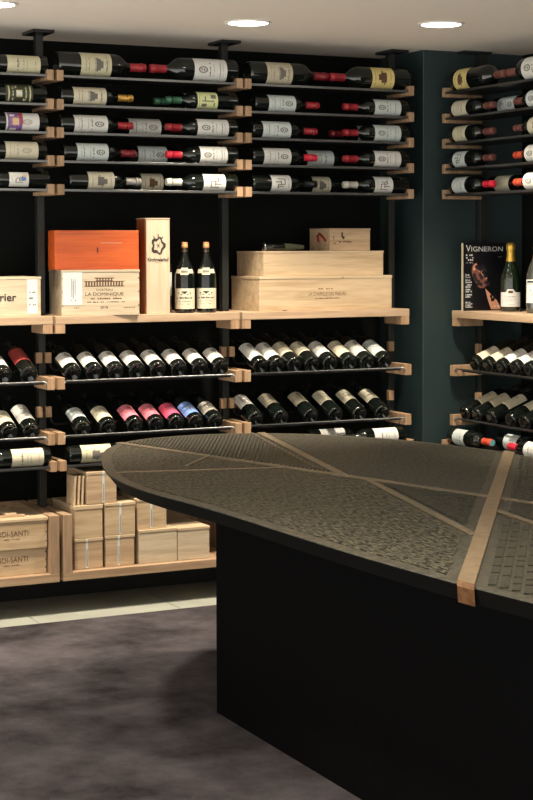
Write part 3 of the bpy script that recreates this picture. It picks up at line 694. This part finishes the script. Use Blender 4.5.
# ------------------------------------------------------------------ crate trays and crates at the bottom
def crate_tray(label, x0, x1, left=True):
    t = thing('crate_tray', label, 'tray', (x0, 6.35, .1385), 0, 'oak crate trays')
    w = x1-x0; D = .46
    MB().box(0, w, 0, D, 0, .034, .0015).obj('bottom_board', 'oakd', t)
    MB().box(0, .038, .0005, D, .034, .268, .0015).obj('side_board', 'oakY', t)
    MB().box(w-.038, w, .0005, D, .034, .268, .0015).obj('side_board', 'oakY', t)
    MB().box(.038, w-.038, D-.02, D, .034, .268).obj('back_board', 'oakY', t)
crate_tray('open oak tray with two lettered crates, bottom of the left bay', 1.345, 2.180)
crate_tray('open oak tray holding stacked small crates, bottom of the middle bay', 2.196, 3.010)
crate_tray('open oak tray behind the table, bottom of the right bay', 3.016, 3.846)
ZT = .173
for k, (z, lb, rz) in enumerate(((ZT, 'lower of two pine crates lettered BIONDI-SANTI in the left tray', 0), (ZT+.1055, 'upper of two pine crates lettered BIONDI-SANTI, with overhanging lid', R_(-1.2)))):
    h = .105 if k == 0 else .122
    t = crate(lb, 1.60, 2.136, 6.385, .32, z, h, 'pine', 'pinel', rz=rz, lidh=.006 if k == 0 else .012, over=0 if k == 0 else .004, joints=True, group='lettered crates in the left tray')
    text('BIONDI-SANTI', .172, .021, 'printb', t, (.372, -.0008, .064))
    marks(dashes(.350, .385, .040, .004, 4, 1)+dashes(.392, .425, .040, .004, 4, 4), 'printb', t, -.0008)
    if k == 1:
        pass
# loose frame of thin boards on the upper crate
t = thing('slatted_lid', 'thin slatted wooden lid lying on the upper lettered crate', 'lid', (1.62, 6.40, ZT+.2278))
for y in (.02, .23): MB().box(0, .44, y, y+.05, 0, .008, .001).obj('slat', 'pined', t)
for x in (.02, .36): MB().box(x, x+.045, .02, .28, .008, .016, .001).obj('slat', 'pinel', t)

def small(lb, x0, x1, z, h, y=6.385, depth=.27, strip=None, mat='pine', lidh=.012):
    t = crate(lb, x0, x1, y, depth, z, h, mat, 'pinel', lidh=lidh, group='small pine crates in the middle tray')
    if strip is not None:
        s = MB().box(strip-.0046, strip+.0046, -.0012, 0, .004, h-.014).obj('paper_strip', 'paper', t)
        MB().box(strip-.0046, strip+.0046, -.0034, -.002, h-.013, h-.001).obj('paper_strip', 'paper', t)
        marks([(strip-.002, strip+.002, .012+.008*k, .017+.008*k) for k in range(int((h*.6)/.008))], 'print', s, -.0018)
    return t
small('small pine crate with paper strip, bottom left of the middle tray', 2.256, 2.376, ZT, .125, strip=.052, mat='pined')
small('small pine crate with paper strip, second from left on tray bottom', 2.390, 2.514, ZT, .128, strip=.056, mat='pined')
small('plain small pine crate without strip, on the bottom left crate', 2.256, 2.376, ZT+.1255, .134, mat='pine', lidh=.016)
small('small pine crate with paper strip, middle of second layer', 2.388, 2.518, ZT+.1285, .133, strip=.066, mat='pine')
small('small pine crate with paper strip, topmost of the pile', 2.312, 2.440, ZT+.262, .132, y=6.39, strip=.071, mat='pined', depth=.25)
small('large plain pale crate with curly grain, third on tray bottom', 2.536, 2.704, ZT, .140, mat='pinew')
small('large plain pale crate, right end of the tray bottom row', 2.708, 2.852, ZT, .136, mat='pinew')
small('small pine crate with paper strip, on the curly grained crate', 2.532, 2.662, ZT+.1405, .128, y=6.395, strip=.062, mat='pine')
for k, (x, l) in enumerate(((2.262, 'leftmost of three thin boards standing beside the topmost crate'), (2.279, 'middle of three thin boards standing beside the topmost crate'), (2.296, 'thin board standing right against the topmost crate'))):
    o = MB().box(-.004, .004, 0, .09, 0, .118, .001).obj('thin_board', 'pinel'); o.location = (x, 6.40, ZT+.261); o.rotation_euler = (0, R_(3), 0)
    tag(o, l, 'board', 'thin boards beside the topmost crate')

# ------------------------------------------------------------------ the table
TH = .780
ctrl = [(2.02, 2.15), (1.955, 2.40), (1.903, 2.70), (1.868, 2.98), (1.843, 3.30), (1.832, 3.60), (1.825, 3.90), (1.812, 4.16), (1.791, 4.38), (1.787, 4.57), (1.807, 4.78), (1.856, 4.975), (1.908, 5.137), (1.966, 5.284), (2.044, 5.445),
        (2.129, 5.560), (2.215, 5.632), (2.330, 5.680), (2.507, 5.695), (2.678, 5.655), (2.853, 5.548), (2.979, 5.394), (3.085, 5.205), (3.155, 5.010), (3.203, 4.790), (3.215, 4.55), (3.200, 4.2), (3.175, 3.8), (3.145, 3.3), (3.115, 2.9), (3.07, 2.5), (2.98, 2.15), (2.82, 1.92), (2.5, 1.80), (2.18, 1.92)]
def catmull(P, n=5):
    out = []
    for i in range(len(P)):
        p0, p1, p2, p3 = P[i-1], P[i], P[(i+1) % len(P)], P[(i+2) % len(P)]
        for k in range(n):
            t = k/n
            out.append(tuple(.5*(2*p1[j]+(p2[j]-p0[j])*t+(2*p0[j]-5*p1[j]+4*p2[j]-p3[j])*t*t+(3*p1[j]-p0[j]-3*p2[j]+p3[j])*t**3) for j in (0, 1)))
    return out
OUT = catmull(ctrl)
CX, CY = 2.5, 3.85
def area(p): return sum(p[i][0]*p[(i+1) % len(p)][1]-p[(i+1) % len(p)][0]*p[i][1] for i in range(len(p)))
if area(OUT) < 0: OUT = OUT[::-1]
def inset(P, d):
    out = []
    for i in range(len(P)):
        a, b = Vector(P[i-1]), Vector(P[(i+1) % len(P)]); t_ = (b-a).normalized(); out.append((P[i][0]-t_.y*d, P[i][1]+t_.x*d))
    return out
def clip(P, p, q, off):                               # keep what lies left of p->q, off metres away from it
    p = Vector(p); q = Vector(q); t_ = (q-p).normalized(); n = Vector((-t_.y, t_.x)); out = []
    d = [(Vector(v)-p).dot(n)-off for v in P]
    for i in range(len(P)):
        j = (i+1) % len(P)
        if d[i] >= 0: out.append(P[i])
        if (d[i] >= 0) != (d[j] >= 0):
            k = d[i]/(d[i]-d[j]); out.append((P[i][0]+(P[j][0]-P[i][0])*k, P[i][1]+(P[j][1]-P[i][1])*k))
    return out
table = thing('tasting_table', 'large dark egg-shaped table with relief top and copper band on black base', 'table', (2.5, 3.6, .008))
def tl(P): return [(x-2.5, y-3.6) for x, y in P]
zt = TH-.008
eb = bmesh.new(); lo_, hi_ = tl(inset(OUT, .034)), tl(OUT)
va = [eb.verts.new((p[0], p[1], zt-.046)) for p in lo_]; vb = [eb.verts.new((p[0], p[1], zt-.004)) for p in hi_]
eb.faces.new(va[::-1]); eb.faces.new(vb)
for i in range(len(va)): eb.faces.new((va[i], va[(i+1) % len(va)], vb[(i+1) % len(va)], vb[i]))
MB().join(eb).obj('table_edge', 'edge', table)
MB().prism(tl(inset(OUT, .001)), zt-.004, zt, .0012).obj('table_top', 'rim', table)
bs = MB().box(2.155-2.5, 2.855-2.5, 2.25-3.6, 4.775-3.6, 0, zt-.046, .002); bs.obj('base', 'base', table)
INN = inset(OUT, .034)
S0, S1 = (1.862, 2.885), (3.176, 4.656)               # copper band
L2a, L2b = (2.135, 5.565), (2.634, 3.744)
L4a, L4b = (2.723, 5.619), (2.440, 4.455)
L5a, L5b = (2.467, 4.381), (2.214, 3.392)
L6a, L6b = (2.470, 3.675), (2.400, 3.300)
o_ = .022
NW = clip(INN, S0, S1, .045)
SE = clip(INN, S1, S0, .045)
Wst = clip(NW, L2b, L2a, o_); Nst = clip(NW, L2a, L2b, o_)
Wa = clip(Wst, L5b, L5a, .018); Wb = clip(Wst, L5a, L5b, .022)
Na = clip(Nst, L4b, L4a, .022); Nb = clip(Nst, L4a, L4b, .022)
Ea = clip(SE, L2a, L2b, o_); Ew = clip(SE, L2b, L2a, o_)
Eb = clip(Ew, L6a, L6b, .02); Ec = clip(Ew, L6b, L6a, .02)
def wob(P, amp, seed):
    rnd = random.Random(seed); out = []
    for i in range(len(P)):
        a, b = Vector(P[i]), Vector(P[(i+1) % len(P)]); n = max(1, int((b-a).length/.03)); t_ = (b-a)
        nn = Vector((-t_.y, t_.x)).normalized() if t_.length > 1e-6 else Vector((0, 0))
        for k in range(n):
            p = a+t_*(k/n)+nn*rnd.uniform(-amp*.2, amp); out.append((p.x, p.y))
    return out
def panel(P, mat, h, seed):
    if len(P) < 3: return
    MB().prism(tl(wob(P, .005, seed)), zt, zt+h).obj('relief_panel', mat, table)
panel(Wa, 'pebble', .0014, 1); panel(Wb, 'ridge', .001, 2); panel(Na, 'ridge', .001, 3); panel(Nb, 'finepeb', .0014, 4)
panel(Ea, 'finepeb', .001, 5); panel(Eb, 'ridge', .001, 6); panel(Ec, 'rim', .001, 7)
def ridges(P, ang, step, w, h, mat, z, gap=None, seed=1):
    rnd = random.Random(seed); d = Vector((math.cos(ang), math.sin(ang))); n = Vector((-d.y, d.x)); mb = MB()
    lo = min(Vector(p).dot(n) for p in P); hi = max(Vector(p).dot(n) for p in P); k = lo+step*.5
    while k < hi:
        ts = []
        for i in range(len(P)):
            a, b = Vector(P[i]), Vector(P[(i+1) % len(P)]); da, db = a.dot(n)-k, b.dot(n)-k
            if (da >= 0) != (db >= 0): ts.append((a+(b-a)*(da/(da-db))).dot(d))
        if len(ts) >= 2:
            t0, t1 = min(ts)+.006, max(ts)-.006; t = t0
            while t < t1-.004:
                e = min(t1, t+(rnd.uniform(*gap) if gap else t1-t0)); a = d*t+n*k; b = d*e+n*k; ww = n*w/2
                q = [a-ww, b-ww, b+ww, a+ww]; mb.prism(tl([(v.x, v.y) for v in q]), z, z+h); t = e+(.012 if gap else 1)
        k += step
    return mb.obj('relief_ridges', mat, table)
aS = math.atan2(S1[1]-S0[1], S1[0]-S0[0])
ridges(Na, R_(62), .0135, .006, .003, 'ridge', zt+.002, None, 2)
ridges(Wb, R_(-35), .014, .006, .003, 'ridge', zt+.002, (.05, .12), 3)
ridges(Ec, aS+R_(.2), .025, .017, .0035, 'ridge', zt+.001, (.04, .12), 4)
ridges(Eb, R_(-40), .016, .007, .003, 'ridge', zt+.002, (.05, .12), 5)
ridges(Ea, aS+R_(.2), .022, .010, .0035, 'ridge', zt+.002, (.02, .06), 6)
def road(p, q, w, mat, h=.0045, name='inlay_line'):
    p, q = Vector(p), Vector(q); t_ = (q-p).normalized(); n = Vector((-t_.y, t_.x))*w/2
    MB().prism(tl([tuple(p-n), tuple(q-n), tuple(q+n), tuple(p+n)]), zt, zt+h, .0008).obj(name, mat, table)
road(L2a, (2.665, 3.62), .030, 'inlay'); road((2.66, 3.64), (3.02, 2.4), .030, 'inlay', .0046)
road(L4a, L4b, .030, 'inlay', .0047); road((2.689, 5.626), (2.442, 4.65), .010, 'inlay', .0044)
road(L5a, L5b, .022, 'inlay', .0048); road(L6a, (2.33, 2.7), .022, 'inlay', .0048)
road((1.845, 4.842), (2.356, 4.712), .009, 'strip', .0036); road((2.103, 4.879), (2.277, 5.09), .014, 'inlay', .0053)
road((1.86, 4.444), (2.42, 4.155), .003, 'seam', .0016, 'plank_seam'); road((1.86, 3.875), (2.29, 3.640), .003, 'seam', .0016, 'plank_seam')
# copper band, wrapping down over both edges
d = (Vector(S1)-Vector(S0)).normalized()
def edge_hit(origin, dr):
    best = None
    for i in range(len(OUT)):
        a, b = Vector(OUT[i]), Vector(OUT[(i+1) % len(OUT)]); e = b-a; den = dr.x*e.y-dr.y*e.x
        if abs(den) < 1e-9: continue
        w_ = a-origin; t_ = (w_.x*e.y-w_.y*e.x)/den; u_ = (w_.x*dr.y-w_.y*dr.x)/den
        if 0 <= u_ <= 1 and t_ > 0 and (best is None or t_ < best): best = t_
    return origin+dr*best
mid = (Vector(S0)+Vector(S1))/2; n = Vector((-d.y, d.x))*.019
def ring(off):
    return [edge_hit(mid+n, d)+d*off, edge_hit(mid+n, -d)-d*off, edge_hit(mid-n, -d)-d*off, edge_hit(mid-n, d)+d*off]
band = MB().prism(tl([tuple(v) for v in ring(.002)]), zt, zt+.0062, .001)
for s_ in (1, -1):
    a = edge_hit(mid+n, d*s_); b = edge_hit(mid-n, d*s_)
    bb = bmesh.new(); q = []
    for v, z, k in ((a, zt+.0062, .0030), (b, zt+.0062, .0030), (b, zt-.006, .0030), (b, zt-.047, -.0305), (a, zt-.047, -.0305), (a, zt-.006, .0030)):
        for kk in (k, k-.004):
            w2 = v+d*s_*kk; q.append(bb.verts.new((w2.x-2.5, w2.y-3.6, z)))
    for fc in ((0, 2, 4, 10), (4, 6, 8, 10), (1, 3, 5, 11), (5, 7, 9, 11), (0, 1, 3, 2), (2, 3, 5, 4), (4, 5, 7, 6), (6, 7, 9, 8), (8, 9, 11, 10), (10, 11, 1, 0)): bb.faces.new([q[i] for i in fc])
    bmesh.ops.recalc_face_normals(bb, faces=list(bb.faces)); MB().join(bb).obj('band_end', 'copper', table)
band.obj('copper_band', 'strip', table)

# ------------------------------------------------------------------ world, camera
w = bpy.data.worlds.new('World'); bpy.context.scene.world = w; w.use_nodes = True
nt = w.node_tree; bg = nt.nodes['Background']            # ambient light from the open side, strength added from below to brighten the ceiling
tc = nt.nodes.new('ShaderNodeTexCoord'); sp = nt.nodes.new('ShaderNodeSeparateXYZ'); mr = nt.nodes.new('ShaderNodeMapRange')
nt.links.new(tc.outputs['Generated'], sp.inputs[0]); nt.links.new(sp.outputs['Z'], mr.inputs['Value'])
mr.inputs['From Min'].default_value = -.25; mr.inputs['From Max'].default_value = .25
mr.inputs['To Min'].default_value = 3.2; mr.inputs['To Max'].default_value = .6
nt.links.new(mr.outputs['Result'], bg.inputs['Strength']); bg.inputs['Color'].default_value = (1, .95, .87, 1)
f, psi, th, ro, cy = 1675.71, .454745, -.0441893, -.00274431, 320.32
fw = Vector((math.sin(psi)*math.cos(th), math.cos(psi)*math.cos(th), math.sin(th)))
r = Vector((math.cos(psi), -math.sin(psi), 0)); u = r.cross(fw)
Rr = math.cos(ro)*r+math.sin(ro)*u; Uu = -math.sin(ro)*r+math.cos(ro)*u
cam = bpy.data.cameras.new('Camera'); co = bpy.data.objects.new('Camera', cam); C.objects.link(co)
co.matrix_world = Matrix(((Rr.x, Uu.x, -fw.x, 0), (Rr.y, Uu.y, -fw.y, 0), (Rr.z, Uu.z, -fw.z, 1.48), (0, 0, 0, 1)))
cam.sensor_fit = 'VERTICAL'; cam.sensor_height = 24; cam.lens = f/800*24
cam.shift_y = -(400-cy)/800; cam.clip_start = .05
sc = bpy.context.scene; sc.camera = co
vs = sc.view_settings; vs.view_transform = 'Standard'; vs.look = 'None'; vs.exposure = 0; vs.gamma = 1; vs.use_curve_mapping = False
